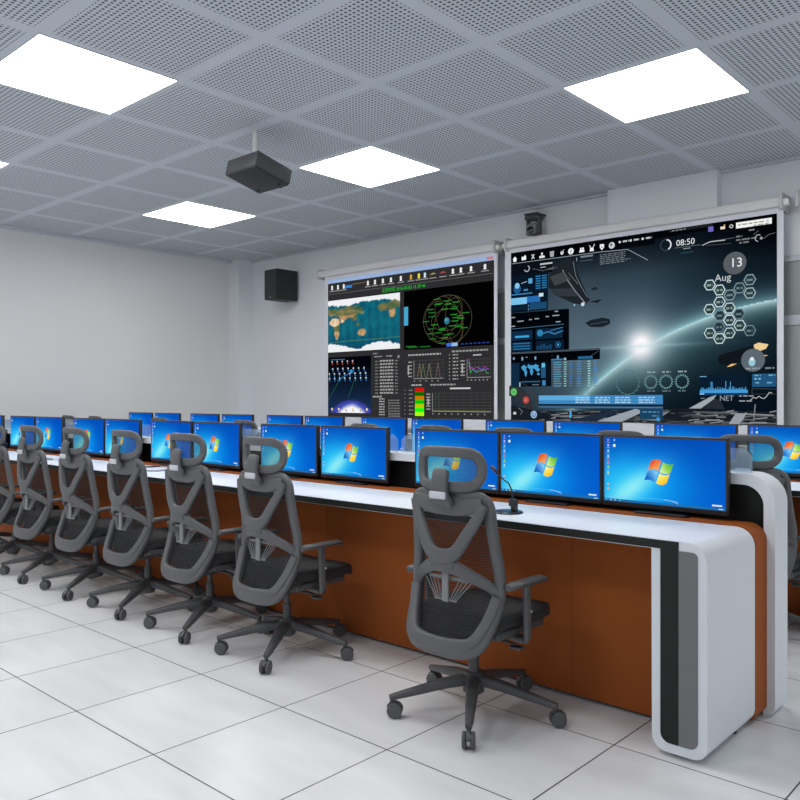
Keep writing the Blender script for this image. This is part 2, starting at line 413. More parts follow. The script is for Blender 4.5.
for i, x in enumerate(m1):
    o = mon0 if first else copy_tree(mon0); first = False
    o.location = (x, 3.40, .797); o['group'] = 'front row monitors'
    o['label'] = lab1.get(i, 'black monitor with blue desktop on the front console, %s from the white desk end' % ordn[i])
for i, x in enumerate(m2):
    o = copy_tree(mon0); o.location = (x, 5.45, .797); o['group'] = 'back row monitors'
    o['label'] = 'black monitor with blue desktop on the rear console, %s from its right end' % ordn[i] if i else 'black monitor on the rear console cut by the right picture edge'

# ------------------------------------------------------------------ console desks
def console(dy, label):
    t = thing('console_desk', label, 'desk', (-1.09, 2.82+dy, 0), 0, 'long curved-end console desks')
    ox, oy = 1.09, -2.82
    XL, xr, xi = -10.1, -1.09, -1.296
    def P(pts): return [(x+ox, z) for x, z in pts]
    def part(name, poly, y0, y1, m, bev=0):
        b = BM(); prism_y(b, P(poly), y0+oy, y1+oy, bev); return obj(name, b, m, t, 30)
    z0 = -.006
    part('desktop', [(XL, .772)]+arc(xr-.07, .702, .07, 90, 0)+arc(xr-.05, z0+.05, .05, 0, -90)+arc(xi+.05, z0+.05, .05, 270, 180)+[(xi, .738), (XL, .738)], 2.82, 3.315, M['white'], .002)
    part('edge_strip', [(XL, .770), (-1.194, .770), (-1.194, z0+.035)]+arc(-1.262+.035, z0+.07, .035, 260, 180, 5)+[(-1.262, .739), (XL, .739)], 2.8165, 2.826, M['black'])
    part('end_inlay', [(-1.1935, .738)]+arc(-1.123-.02, .718, .02, 90, 0, 4)+arc(-1.123-.03, z0+.065, .03, 0, -90, 5)+[(-1.1935, z0+.035)], 2.8175, 2.826, M['grey'])
    part('orange_shelf', [(XL, .776)]+arc(xr-.07, .706, .07, 90, 0)+arc(xr-.03, z0+.03, .03, 0, -90)+[(xr-.19, z0), (xr-.19, .73), (XL, .73)], 3.3155, 3.46, M['orange'], .001)
    x = xi; k = 0
    while x > XL+.1:
        x1 = -1.795 if k == 0 else max(x-.8, XL)
        b = BM(); box(b, x1+ox+.0008, x+ox-.0008, 3.10+oy, 3.12+oy, -.008, .737, .0012); obj('modesty_panel', b, M['orange'], t)
        x = x1; k += 1
    b = BM(); box(b, XL+ox, xi+ox-.002, 3.15+oy, 3.30+oy, FZ, .06); obj('plinth', b, M['black'], t)
    x2 = -1.058; top = .975
    part('hutch_back', [(XL, .93), (x2-.05, .93), (x2-.05, FZ), (XL, FZ)], 3.53, 3.60, M['black'])
    part('hutch_frame', [(XL, top)]+arc(x2-.12, top-.12, .12, 90, 0, 12)+arc(x2-.04, FZ+.04, .04, 0, -90, 6)+[(x2-.05, FZ)]+arc(x2-.13, top-.13, .085, 0, 90, 10)+[(XL, top-.045)], 3.4605, 3.625, M['white'], .003)
    for fx in (-1.14, -1.25):
        b = BM(); lathe(b, [(.018, FZ), (.018, z0+.002)], (fx+ox, 3.20+oy, 0), 16); obj('foot', b, M['bezel'], t)
    xx = -1.175
    while dy == 0 and xx > -9.6:
        b = BM(); prism_y(b, P([(xx, top), (xx, 1.045), (xx-.035, 1.078), (xx-1.0+.035, 1.078), (xx-1.0, 1.045), (xx-1.0, top)]), 3.54+oy, 3.546+oy); obj('glass_screen', b, M['glass'], t, 0)
        xx -= 1.033
    return t
console(0, 'long white and orange console desk with a curved white end, front row')
console(2.05, 'long white and orange console desk in the back row, under the wall screens')

# ------------------------------------------------------------------ office chair
def prof(z):
    K = [(.25, -.245), (.29, -.235), (.36, -.200), (.45, -.155), (.52, -.130), (.62, -.128), (.75, -.145), (.85, -.158), (.93, -.168), (1.1, -.18)]
    for (a, p), (b_, q) in zip(K, K[1:]):
        if z <= b_: u = max(0, (z-a)/(b_-a)); return p+(q-p)*u
    return K[-1][1]
def S_(x, z, off=0): return Vector((x, prof(z)+.55*x*x+off, z))
outl = [(0, .912), (.11, .912), (.160, .902), (.182, .870), (.186, .80), (.195, .70), (.206, .60), (.208, .53), (.196, .45), (.178, .385), (.157, .345), (.11, .322), (0, .316)]
outl = outl + [(-x, z) for x, z in outl[-2:0:-1]]
def make_chair():
    t = thing('office_chair', '', 'office chair')
    F, D = M['frame'], M['dark_plastic']
    # back frame
    ring = [S_(p.x, p.y) for p in cr([(x, z, 0) for x, z in outl], 6, True)]
    ws = [.044+.022*max(0, min(1, (.52-p.z)/.15)) for p in ring]
    b = BM(); sweep(b, ring, ws, .034, closed=True); obj('back_frame', b, F, t, 60)
    # X brace behind
    def off(x, z, mx): return -mx*(1-(min(1, abs(x)/.2))**2)
    b = BM()
    V = cr([(-.172, .885, 0), (-.150, .83, 0), (-.112, .765, 0), (-.062, .692, 0), (0, .672, 0), (.062, .692, 0), (.112, .765, 0), (.150, .83, 0), (.172, .885, 0)], 5)
    sweep(b, [S_(p.x, p.y, off(p.x, p.y, .075)) for p in V], [.042+.022*(1-abs(p.x)/.18) for p in V], .024)
    A = cr([(-.206, .525, 0), (-.175, .565, 0), (-.12, .600, 0), (-.06, .630, 0), (0, .640, 0), (.06, .630, 0), (.12, .600, 0), (.175, .565, 0), (.206, .525, 0)], 5)
    sweep(b, [S_(p.x, p.y, off(p.x, p.y, .075)) for p in A], [.040+.020*(1-abs(p.x)/.21) for p in A], .024)
    for sx in (-1, 1):
        sweep(b, [S_(sx*x, z, -.004-.065*(1-abs(x)/.2)) for x, z in ((.03, .665), (.05, .655), (.03, .64))], .03, .02)
    box(b, -.06, .06, prof(.654)-.084, prof(.654)-.066, .628, .690, .008)
    T = cr([(-.168, .886, 0), (-.08, .870, 0), (0, .869, 0), (.08, .870, 0), (.168, .886, 0)], 5)
    sweep(b, [S_(p.x, p.y, -.016) for p in T], [.046+.030*(1-(abs(p.x)/.168)**3) for p in T], .026)
    obj('back_brace', b, F, t, 60)
    # lower lumbar ring
    lo = [(.206, .525), (.186, .44), (.162, .380), (.135, .352), (.09, .342), (0, .338)]; lo = lo+[(-x, z) for x, z in lo[-2::-1]]
    L = cr([(x, z, 0) for x, z in lo], 5)
    b = BM(); sweep(b, [S_(p.x, p.y, -.014) for p in L], .046, .028); obj('lumbar_ring', b, F, t, 60)
    # mesh
    b = BM(); g = []
    zs = [.33+.575*j/14 for j in range(15)]
    def hw(z):
        H = sorted([(zz, xx) for xx, zz in outl[:13]])
        for (za, xa), (zb, xb) in zip(H, H[1:]):
            if za <= z <= zb: return (xa+(xb-xa)*(z-za)/max(1e-6, zb-za))
        return .1
    for z in zs: h = hw(z)-.006; g.append([b.verts.new(S_(-h+2*h*i/12, z, .004)) for i in range(13)])
    for j in range(14):
        for i in range(12): b.faces.new((g[j][i], g[j][i+1], g[j+1][i+1], g[j+1][i]))
    obj('back_mesh', b, M['mesh'], t)
    # lumbar support: post and two wire fans
    b = BM(); y = -.155
    box(b, -.016, .016, y-.035, y-.025, .49, .625, .003); box(b, -.10, .10, y-.012, y-.004, .572, .586, .003)
    for sx in (-1, 1):
        for k, xe in enumerate((.045, .065, .085, .105)):
            tube(b, [(sx*(.022+.010*k), y-.028, .50), (sx*(xe+.01), y-.012, .575)], .0022, 6)
        tube(b, [(sx*.02, y-.028, .497), (sx*.055, y-.028, .497)], .004, 6)
    obj('lumbar_support', b, M['wire'], t)
    # seat
    b = BM(); rows = []
    sec = [(-.135, .420, .178, .02), (-.13, .440, .195, .0), (-.06, .450, .212, 0), (.04, .444, .218, 0), (.14, .440, .218, 0), (.21, .439, .214, 0), (.26, .432, .204, 0), (.285, .410, .188, 0)]
    for y, z, h, _ in sec:
        th = .095 if y < -.1 else (.07 if y < .25 else .045)
        r = []
        for k in range(25):
            a = 2*PI*k/24
            if k == 24: break
            cx, cz = math.cos(a), math.sin(a)
            x = h*math.copysign(abs(cx)**.35, cx); zz = z-th/2+th/2*math.copysign(abs(cz)**.6, cz)
            zz += .010*(abs(x)/h)**2 if cz > 0 else 0
            r.append(b.verts.new((x, y, zz)))
        rows.append(r)
    for A_, B_ in zip(rows, rows[1:]):
        for k in range(24): b.faces.new((A_[k], A_[(k+1) % 24], B_[(k+1) % 24], B_[k]))
    b.faces.new(rows[0]); b.faces.new(rows[-1][::-1])
    obj('seat', b, M['seat'], t, 50)
    b = BM()
    box(b, -.200, .200, -.11, .225, .348, .382, .012, 3); box(b, -.12, .12, -.08, .16, .325, .352, .01)
    obj('seat_pan', b, D, t)
    b = BM(); box(b, -.055, .055, -.08, .10, .300, .345, .012, 3); box(b, -.045, .045, -.235, -.05, .315, .345, .010)
    sweep(b, [(0, -.05, .33), (0, -.15, .325), (0, -.215, .335)], [.09, .08, .10], .02, nrm=(0, 0, 1))
    obj('tilt_mechanism', b, D, t)
    b = BM(); tube(b, [(.05, .02, .315), (.14, .03, .312), (.19, .035, .305)], .007, 8); box(b, .165, .215, .015, .055, .290, .303, .004)
    obj('lever', b, D, t)
    b = BM(); tube(b, [(.05, .07, .322), (.17, .075, .322)], .006, 8); lathe(b, [(.014, -.02), (.018, 0), (.014, .02)], seg=16, mtx=Matrix.Translation((.18, .075, .322)) @ Matrix.Rotation(PI/2, 4, 'Y'))
    obj('tension_knob', b, D, t)
    # armrests
    for sx in (-1, 1):
        X = .252*sx
        b = BM(); sweep(b, cr([(sx*.12, .02, .345), (sx*.20, .02, .338), (X-sx*.02, .02, .336), (X, .018, .352), (X, .015, .40), (X, .012, .48), (X, .010, .560)], 4), [.036]*25, .020, nrm=lambda p: (sx*1, 0, .6) if p.z < .37 else (1, 0, 0))
        a = obj('armrest', b, F, t, 60)
        b = BM(); rr = []
        for y, wd, dz in ((-.115, .014, -.004), (-.108, .024, -.001), (-.07, .030, 0), (.0, .031, 0), (.08, .031, 0), (.125, .028, -.002), (.142, .015, -.008)):
            rr.append([b.verts.new((X+wd*math.copysign(abs(math.cos(q))**.6, math.cos(q)), y, .572+dz+.011*math.copysign(abs(math.sin(q))**.7, math.sin(q)))) for q in [2*PI*k/16 for k in range(16)]])
        for A_, B_ in zip(rr, rr[1:]):
            for k in range(16): b.faces.new((A_[k], A_[(k+1) % 16], B_[(k+1) % 16], B_[k]))
        b.faces.new(rr[0]); b.faces.new(rr[-1][::-1]); obj('arm_pad', b, D, a, 50)
        b = BM(); lathe(b, [(.005, 0), (.005, .004)], seg=12, mtx=Matrix.Translation((X+sx*.009, .028, .455)) @ Matrix.Rotation(sx*PI/2, 4, 'Y')); obj('arm_button', b, M['tag'], a)
    # gas lift and base
    b = BM(); lathe(b, [(.022, .14), (.022, .24), (.020, .245), (.015, .247), (.015, .305)], seg=20); obj('gas_lift', b, D, t)
    b = BM(); lathe(b, [(.034, .080), (.044, .088), (.044, .155), (.032, .168)], seg=24)
    obj('base_hub', b, D, t)
    for k in range(5):
        a = math.radians(88+72*k); u = Vector((math.cos(a), math.sin(a), 0))
        b = BM(); sweep(b, [u*.03+Vector((0, 0, .137)), u*.12+Vector((0, 0, .126)), u*.24+Vector((0, 0, .102)), u*.325+Vector((0, 0, .085)), u*.352+Vector((0, 0, .080))], [.058, .050, .040, .032, .026], [.044, .040, .032, .024, .020], nrm=(0, 0, 1))
        obj('base_leg', b, D, t, 50)
        # caster trails slightly to one side
        c_ = u*.342; sa = math.radians((70, 10, 35, -58, 48)[k]); d = Vector((math.cos(sa), math.sin(sa), 0)); n_ = Vector((-d.y, d.x, 0))
        b = BM(); tube(b, [c_+Vector((0, 0, .084)), c_+Vector((0, 0, .055))], .009, 10)
        wc = c_+d*.012
        R = Matrix.Translation(wc+Vector((0, 0, .0315))) @ Matrix.Rotation(sa, 4, 'Z') @ Matrix.Rotation(PI/2, 4, 'X')
        lathe(b, [(.006, -.024), (.006, .024)], seg=10, mtx=R)
        # hood
        sweep(b, [wc+d*(.0335*math.cos(q))+Vector((0, 0, .0315+.0335*math.sin(q))) for q in [math.radians(20+14*j) for j in range(11)]], .014, .005, nrm=lambda p: (p-wc-Vector((0, 0, .0315))))
        h = obj('caster', b, D, t, 50)
        for sgn in (-1, 1):
            b = BM(); lathe(b, [(.020, -.008), (.029, -.007), (.0315, -.003), (.0315, .004), (.027, .0085), (.010, .009)], seg=20, mtx=Matrix.Translation(wc+n_*sgn*.0165+Vector((0, 0, .0315))) @ Matrix.Rotation(sa, 4, 'Z') @ Matrix.Rotation(-sgn*-PI/2, 4, 'X'))
            obj('wheel', b, M['rubber'], h, 50)
    # headrest
    def HS(x, z, off=0): return Vector((x, -.195+1.5*x*x+4*abs(x)**4*8+off-.25*(z-1.01)**2*0, z))
    h = [(0, 1.080), (.08, 1.079), (.125, 1.070), (.146, 1.042), (.150, 1.010), (.144, .975), (.120, .950), (.07, .943), (0, .943)]
    h = [(x, z+.004) for x, z in h]; h = h+[(-x, z) for x, z in h[-2:0:-1]]
    Hn = cr([(x, z, 0) for x, z in h], 5, True)
    b = BM(); sweep(b, [HS(p.x, p.y) for p in Hn], .042, .024, closed=True); hr = obj('headrest_frame', b, F, t, 60)
    b = BM(); g = []
    for j in range(9):
        z = .948+.128*j/8; q = (z-1.012)/.072; hw_ = .145*math.sqrt(max(.05, 1-abs(q)**3.2))
        g.append([b.verts.new(HS(-hw_+2*hw_*i/10, z, .003)) for i in range(11)])
    for j in range(8):
        for i in range(10): b.faces.new((g[j][i], g[j][i+1], g[j+1][i+1], g[j+1][i]))
    obj('headrest_mesh', b, M['head_mesh'], hr)
    b = BM()
    sweep(b, cr([(0, -.200, .875), (0, -.215, .90), (0, -.222, .94), (0, -.218, .985), (0, -.208, 1.015)], 4), [.098]*5+[.086, .080, .078, .076]+[.076]*4+[.076, .074, .068, .05], [.030]*6+[.024]*11)
    obj('headrest_bracket', b, F, t, 60)
    b = BM(); box(b, -.041, .041, -.2405, -.231, .900, .930, .007, 3); obj('tag_plate', b, M['tag'], t)
    return t
ch0 = make_chair()
f_x = [-1.983, -3.18, -3.865, -4.54, -5.213, -5.90, -6.57, -7.24]
f_l = ['dark grey mesh office chair standing alone nearest the camera, before the microphone',
       'dark grey mesh office chair across the gap left of the nearest chair']
f_l += ['dark grey mesh office chair, %s in the front row from the right' % ordn[i] for i in range(2, 7)] + ['dark grey mesh office chair at the front desk, mostly outside the left picture edge']
for i, x in enumerate(f_x):
    o = ch0 if i == 0 else copy_tree(ch0); o.location = (x*FS, 2.633*FS, FZ); o.scale = (FS,)*3; o['label'] = f_l[i]; o['group'] = 'front row office chairs'
r_x = [-1.476, -2.253, -3.03, -3.71, -4.44, -6.0, -7.465, -8.86, -9.545]
for i, x in enumerate(r_x):
    o = copy_tree(ch0); o.location = (x*FS, (4.54 if i == 0 else 4.62)*FS, FZ); o.scale = (FS,)*3; o['group'] = 'back row office chairs'
    o['label'] = ('grey mesh office chair behind the white console end, at the right edge' if i == 0 else
                  'grey mesh chair at the rear desk, headrest tip above front monitors, %s from the right' % ordn[i])

# ------------------------------------------------------------------ desk objects
t = thing('microphone', 'black gooseneck microphone on an oval base on the white front desk', 'microphone', (-2.078, 3.02, .772))
b = BM(); lathe(b, [(.064, 0), (.069, .004), (.064, .009), (.03, .012)], seg=32); obj('base', b, M['bezel'], t)
b = BM(); box(b, .022, .046, -.014, .014, .010, .060, .004); box(b, .008, .042, -.012, .012, .032, .066, .005); obj('stem_mount', b, M['bezel'], t)
nk = cr([(.028, 0, .06), (.020, 0, .10), (.002, 0, .135), (-.022, 0, .148), (-.060, 0, .178)], 5)
b = BM(); tube(b, nk, .0035, 8); obj('gooseneck', b, M['bezel'], t)
b = BM(); tube(b, [(-.052, 0, .171), (-.062, 0, .180), (-.090, 0, .204), (-.097, 0, .210)], [.005, .008, .008, .005], 12); obj('capsule', b, M['bezel'], t)

t = thing('open_folder', 'open mauve-edged folder with papers on the front desk by the fourth chair', 'folder', (-5.38, 3.12, .7725), .35)
b = BM(); box(b, -.20, .20, -.14, .14, 0, .004, .001); obj('cover', b, M['cover'], t)
b = BM(); box(b, -.19, -.005, -.13, .13, .0045, .012, .001); box(b, .005, .19, -.13, .13, .0045, .010, .001); obj('pages', b, M['paper'], t)
t2 = thing('pen', 'dark pen lying across the open folder on the front desk', 'pen', (-5.38, 3.12, .7855), 1.2)
b = BM(); tube(b, [(-.09, 0, .0055), (-.085, 0, .0055), (.06, 0, .0055), (.085, 0, .0055), (.095, 0, .0055)], [.003, .005, .005, .004, .001], 10); obj('barrel', b, M['bezel'], t2)
b = BM(); box(b, -.085, -.04, -.0015, .0015, .0105, .012); obj('clip', b, M['chrome'], t2)
b = BM(); box(b, -.11, .11, -.15, .15, 0, .006, .001); o = obj('paper_stack', b, M['paper']); o.location = (-6.85, 3.02, .7725); o.rotation_euler = (0, 0, .5); tag(o, 'small stack of papers on the front desk by the fifth chair', 'papers')
b = BM(); tube(b, [(-.09, 0, .0055), (.07, 0, .0055), (.085, 0, .0055)], [.005, .005, .001], 10); o = obj('pen', b, M['bezel']); o.location = (-6.83, 3.0, .779); o.rotation_euler = (0, 0, .3); tag(o, 'dark pen on the small stack of papers on the front desk', 'pen')
t = thing('desk_phone', 'small black desk phone on the front desk at the far left', 'phone', (-8.40, 3.22, .772), .1)
b = BM(); box(b, -.08, .08, -.07, .05, 0, .03, .008); box(b, -.07, .07, -.02, .05, .02, .085, .01); obj('body', b, M['bezel'], t)
b = BM(); sweep(b, [(-.10, -.01, .10), (-.09, -.01, .108), (0, -.01, .112), (.09, -.01, .108), (.10, -.01, .10)], .04, .022, nrm=(0, 0, 1)); obj('handset', b, M['bezel'], t)

# ------------------------------------------------------------------ wall speaker, projector, camera
t = thing('wall_speaker', 'black box loudspeaker mounted high on the wall near the corner', 'speaker', (-9.19, 7.29, 2.76))
b = BM(); box(b, -.14, .14, .012, .40, 0, .44, .008); obj('cabinet', b, M['speaker'], t)
b = BM(); box(b, -.132, .132, 0, .012, .010, .43, .004); obj('grille', b, mat('grille_cloth', (.03, .031, .034), .6, bump=.5, bscale=180), t)
b = BM(); box(b, -.05, .05, .40, .445, .15, .30, .004); obj('wall_bracket', b, M['dark_plastic'], t)
b = BM(); box(b, -.02, .02, -.003, .0, .025, .04); obj('badge', b, M['wire'], t)

t = thing('projector', 'charcoal projector hanging tilted from the perforated ceiling', 'projector', (-5.18, 3.99, CZ))
R = Matrix.Translation((0, 0, -.368)) @ Matrix.Rotation(-.24, 4, 'X')
b = BM(); box(b, -.20, .20, -.18, .18, -.045, .08, .010, 3, R); obj('body', b, M['projector'], t)
b = BM(); box(b, -.192, .192, -.172, .172, -.056, -.043, .004, 2, R); obj('bottom_plate', b, M['projector_base'], t)
b = BM(); lathe(b, [(.045, 0), (.045, .03), (.036, .04), (.030, .04)], seg=24, mtx=R @ Matrix.Translation((.05, .175, .01)) @ Matrix.Rotation(-PI/2, 4, 'X')); obj('lens', b, M['lens'], t)
b = BM()
for fx in (-.14, .14): lathe(b, [(.014, 0), (.012, -.018)], seg=12, mtx=R @ Matrix.Translation((fx, .12, -.05)))
obj('foot', b, M['projector_base'], t)
b = BM(); tube(b, [(-.075, .02, -.001), (-.075, .02, -.30)], .017, 16); box(b, -.115, -.035, -.03, .07, -.305, -.285, .004); obj('ceiling_pole', b, M['rod'], t)

t = thing('ptz_camera', 'dark wall-mounted video camera above the gap between the two screens', 'camera', (-4.89, YW, 3.12))
b = BM(); box(b, -.085, .085, -.20, 0, .245, .262, .004); box(b, -.05, .03, -.012, 0, .19, .262, .004); obj('shelf_bracket', b, M['dark_plastic'], t)
b = BM(); box(b, -.085, .085, -.19, -.05, .19, .243, .014, 3); obj('base', b, M['projector'], t)
b = BM(); box(b, -.085, -.062, -.155, -.085, .03, .20, .008, 3); box(b, .062, .085, -.155, -.085, .03, .20, .008, 3); obj('yoke', b, M['dark_plastic'], t)
b = BM(); box(b, -.06, .06, -.19, -.06, .02, .15, .03, 4); obj('head', b, M['grey'], t)
b = BM(); lathe(b, [(.038, 0), (.038, .02), (.028, .024)], seg=24, mtx=Matrix.Translation((0, -.185, .07)) @ Matrix.Rotation(PI/2, 4, 'X')); obj('lens', b, M['lens'], t)

# ------------------------------------------------------------------ projection screens
def screen(x0, x1, label, rx0, rx1, wmargin):
    t = thing('projection_screen', label, 'projection screen', (x0, 7.55, 1.06), 0, 'wall projection screens')
    W, H = x1-x0, 1.905
    b = BM(); box(b, -wmargin[0], W+wmargin[1], .002, .008, -.10, 2.02); obj('fabric', b, M['screen_white'], t)
    b = BM(); box(b, -wmargin[0]-.01, W+wmargin[1]+.01, -.012, .018, -.135, -.10, .006); obj('bottom_bar', b, M['housing'], t)
    b = BM(); box(b, rx0-x0, rx1-x0, -.045, .055, 1.955, 2.045, .012, 3); obj('roller_housing', b, M['housing'], t)
    for xx in (rx0-x0, rx1-x0):
        b = BM(); box(b, xx-.015, xx+.015, -.06, .18, 1.93, 2.075, .004); obj('end_bracket', b, M['socket'], t)
    for xx in (rx0-x0-.03, rx1-x0+.03):
        b = BM(); box(b, xx-.028, xx+.028, -.035, .045, 1.965, 2.02, .006); obj('end_cap', b, M['rod'], t)
    return t, W, H
# --- left screen: satellite tracking desktop
t, W, H = screen(-8.229, -5.392, 'pulled-down screen with world map, orbit plot and charts, left of the two', -8.38, -5.36, (.07, .045))
c = Canvas(W, H); DK = (46, 46, 48)
c.rect(0, 0, 1, .978, DK, 0); c.rect(0, .974, 1, 1.0, (150, 175, 215), 1); c.rect(.965, .98, .995, .998, (200, 120, 125), 2)
c.line([(0, .894), (1, .894)], .005, (110, 110, 112), 1)
for k, u in enumerate([.03, .072, .113, .277, .323, .374, .425, .486, .547, .594, .629, .675, .731, .786, .829, .883, .955]):
    col = {8: (215, 160, 60), 9: (235, 225, 60), 10: (200, 225, 245), 11: (150, 150, 90), 12: (170, 80, 80)}.get(k, (235, 235, 235))
    if k in (11, 12): c.poly([(u-.02, .935), (u+.02, .94), (u, .95)], col, 2)
    else: c.disc(u, .947, .020, col, 2, 10); c.poly([(u-.008, .925), (u+.008, .925), (u, .96)], col, 2)
    c.rect(u-.02, .912, u+.02, .918, (150, 150, 150), 2)
c.rect(.12, .925, .17, .945, (50, 130, 210), 3)
c.rect(.17, .945, .26, .951, (120, 90, 80), 2)
c.text('北京时间 2016-03-03 13 29 46', .50, .872, .042, (30, 200, 50), 3)
def wmap(u, v):
    n = noise.noise(Vector((u*9, v*7, .3)))*.5+noise.noise(Vector((u*24, v*18, 1.3)))*.3
    vt = 1-v
    if vt < .10+.07*n+.03*math.sin(u*7) or v < .10+.05*math.sin(u*9+1)+.06*n: return (238, 240, 243)
    oc = mix((12, 84, 108), (20, 112, 128), .5+n+.25*math.sin(u*60)); oc = mix(oc, (10, 60, 95), max(0, vt-.6)*1.5)
    E = [(.06, .21, .07, .05, 2), (.27, .27, .22, .05, 1), (.10, .42, .09, .07, 3), (.14, .52, .045, .08, 2), (.13, .66, .03, .11, 0), (.20, .25, .17, .06, 2), (.36, .20, .20, .06, 2), (.28, .32, .13, .07, 0), (.34, .29, .10, .05, 0), (.21, .41, .035, .05, 3), (.38, .36, .06, .06, 2),
         (.49, .65, .055, .06, 0), (.84, .22, .14, .07, 2), (.90, .33, .04, .10, 0), (.95, .19, .09, .08, 1), (.44, .50, .03, .035, 2)]
    for a, b_, ra, rb, k in E:
        if ((u-a)/ra)**2+((vt-b_)/rb)**2 < 1+1.6*n:
            return mix(((165, 125, 85), (85, 100, 62), (52, 92, 66), (215, 180, 140))[k], ((205, 165, 115), (150, 135, 90), (125, 115, 72), (240, 215, 180))[k], .5+1.7*n)
    return oc
c.grad(0, .47, .48, .847, wmap, 110, 70, 1)
c.line([(0, .535), (.12, .545), (.3, .545), (.48, .55)], .006, (90, 140, 70), 2)
for k in range(9): c.line([(.02+.05*k, .55), (.04+.05*k, .68), (.05+.052*k, .75)], .004, (45, 120, 95), 2)
c.rect(.505, .457, 1, .85, (2, 2, 3), 1); c.rect(.505, .62, .53, .745, (70, 165, 205), 2)
for sx, rr, rot, du in ((1.26, .30, 0, 0), (.55, .32, .5, .01), (.5, .31, -.7, 0), (1.9, .13, .05, 0), (.75, .30, 1.2, -.02), (.45, .29, .1, .04)):
    c.ring(.754+du, .635, rr, .005, (88, 80, 56), 3, 40, sx=sx, rot=rot)
random.seed(3)
for k in range(34):
    a = random.uniform(0, 2*PI); r = random.uniform(.12, .33); u, v = .754+r*math.cos(a)/W, .64+r*.95*math.sin(a)/H
    c.rect(u-.014, v-.0025, u+.016, v+.0025, (35, random.randint(110, 170), 45), 4); c.disc(u-.018, v, .007, (50, 150, 55), 4, 6)
c.disc(.754, .628, .045, (45, 115, 140), 5, 8); c.disc(.751, .636, .022, (90, 160, 175), 6, 6)
for k, (u, v) in enumerate(((.515, .475), (.53, .468), (.60, .468))): c.rect(u, v, u+.06, v+.007, (30, 110, 40), 3)
c.rect(.752, .463, .812, .485, (150, 185, 230), 4); c.rect(.752, .463, .78, .485, (60, 110, 210), 5)
for k in range(7): c.rect(.83+.022*k, .470, .845+.022*k, .478, (40, 60, 130), 4)
def sky(u, v):
    d = math.hypot((u-.55)*1.5, (v+.35)*1.6); base = mix((26, 52, 88), (3, 5, 12), v*1.15)
    if d < .86: return mix((245, 248, 255), (60, 70, 170), (d-.72+.22*abs(u-.58))/.14)
    return mix((70, 75, 190), base, (d-.86)/.09)
c.grad(.0, .03, .297, .432, sky, 40, 40, 1)
c.rect(.02, .412, .12, .418, (70, 110, 140), 2)
for j, (v, n, u0) in enumerate(((.40, 5, .03), (.348, 7, .035), (.312, 8, .01), (.278, 8, .012))):
    for k in range(n):
        u = u0+.036*k
        c.disc(u, v, .014, (200, 215, 225) if j else (190, 190, 190), 2, 6); c.disc(u+.002, v-.016, .014, (40, 110, 170) if j else (190, 60, 40), 2, 6)
c.line([(.17, .325), (.13, .30), (.07, .26)], .01, (60, 130, 190), 3); c.disc(.165, .325, .03, (60, 140, 200), 3, 8)
c.line([(.075, .25), (.0, .115)], .006, (40, 110, 70), 3); c.line([(.185, .26), (.145, .14)], .006, (40, 110, 70), 3)
for k in range(6): c.disc(.03+.048*k, .055, .020, (235, 215, 160), 3, 6); c.disc(.035+.048*k, .045, .012, (120, 110, 90), 4, 6)
def dash(u, v, w_, col=(150, 150, 150), h=.008, z=2):
    x = u
    while x < u+w_:
        l = random.uniform(.008, .02); c.rect(x, v, min(x+l, u+w_), v+h, col, z); x += l+.004
dash(.31, .44, .03); dash(.32, .418, .05); dash(.395, .418, .04); c.rect(.465, .405, .478, .425, (130, 130, 130), 2)
for k in range(11):
    v = .385-.022*k; dash(.325, v, .02, (120, 120, 120)); dash(.345+.01, v, .085, (160, 160, 160), .011); dash(.45, v, .018, (120, 120, 120))
dash(.31, .14, .06, (170, 170, 170), .01)
for k in range(7): dash(.35, .125-.018*k, .035, (170, 170, 170)); dash(.41, .115-.018*k, .07, (120, 120, 120))
c.line([(.41, .125), (.41, .02), (.48, .02)], .004, (120, 120, 120)); c.line([(.48, .02), (.48, .13)], .004, (100, 100, 100))
for i in range(7):
    col = ((215, 20, 15), (0, 105, 0), (205, 120, 10), (0, 200, 10), (185, 200, 10), (10, 255, 20), (170, 255, 20))[i]
    c.rect(.571, .201-.0264*(i+1), .624, .201-.0264*i, col, 2); dash(.535, .182-.0264*i, .025, (130, 130, 130)); c.rect(.508, .182-.0264*i, .513, .19-.0264*i, (120, 120, 120), 2)
def chart(u0, v0, u1, v1, nx, ny):
    c.line([(u0, v1), (u0, v0), (u1, v0)], .006, (165, 165, 165), 2)
    for k in range(1, ny+1): c.line([(u0, v0+(v1-v0)*k/ny), (u1, v0+(v1-v0)*k/ny)], .003, (85, 85, 85), 2); c.rect(u0-.035, v0+(v1-v0)*(k-.5)/ny, u0-.012, v0+(v1-v0)*(k-.5)/ny+.008, (150, 150, 150), 2)
    for k in range(nx): c.line([(u0+(u1-u0)*(k+1)/nx, v0), (u0+(u1-u0)*(k+1)/nx, v1)], .003, (75, 75, 75), 2); c.rect(u0+(u1-u0)*k/nx, v0-.02, u0+(u1-u0)*k/nx+.006, v0-.012, (150, 150, 150), 2)
chart(.565, .262, .735, .381, 5, 5); chart(.862, .262, .985, .375, 6, 5); chart(.672, .048, .985, .165, 9, 6)
dash(.53, .415, .19, (170, 170, 170), .01); dash(.78, .425, .19, (150, 150, 150), .01); c.text('■■■■■■■', .915, .40, .014, (200, 200, 200), 2)
dash(.76, .398, .0, (0, 0, 0))
for k in range(8): dash(.785, .405-.022*k, .03, (150, 150, 150)); c.rect(.765, .405-.022*k, .77, .413-.022*k, (150, 150, 150), 2)
c.rect(.528, .29, .534, .35, (190, 190, 190), 2); c.rect(.834, .29, .840, .35, (190, 190, 190), 2); c.rect(.645, .09, .651, .13, (190, 190, 190), 2)
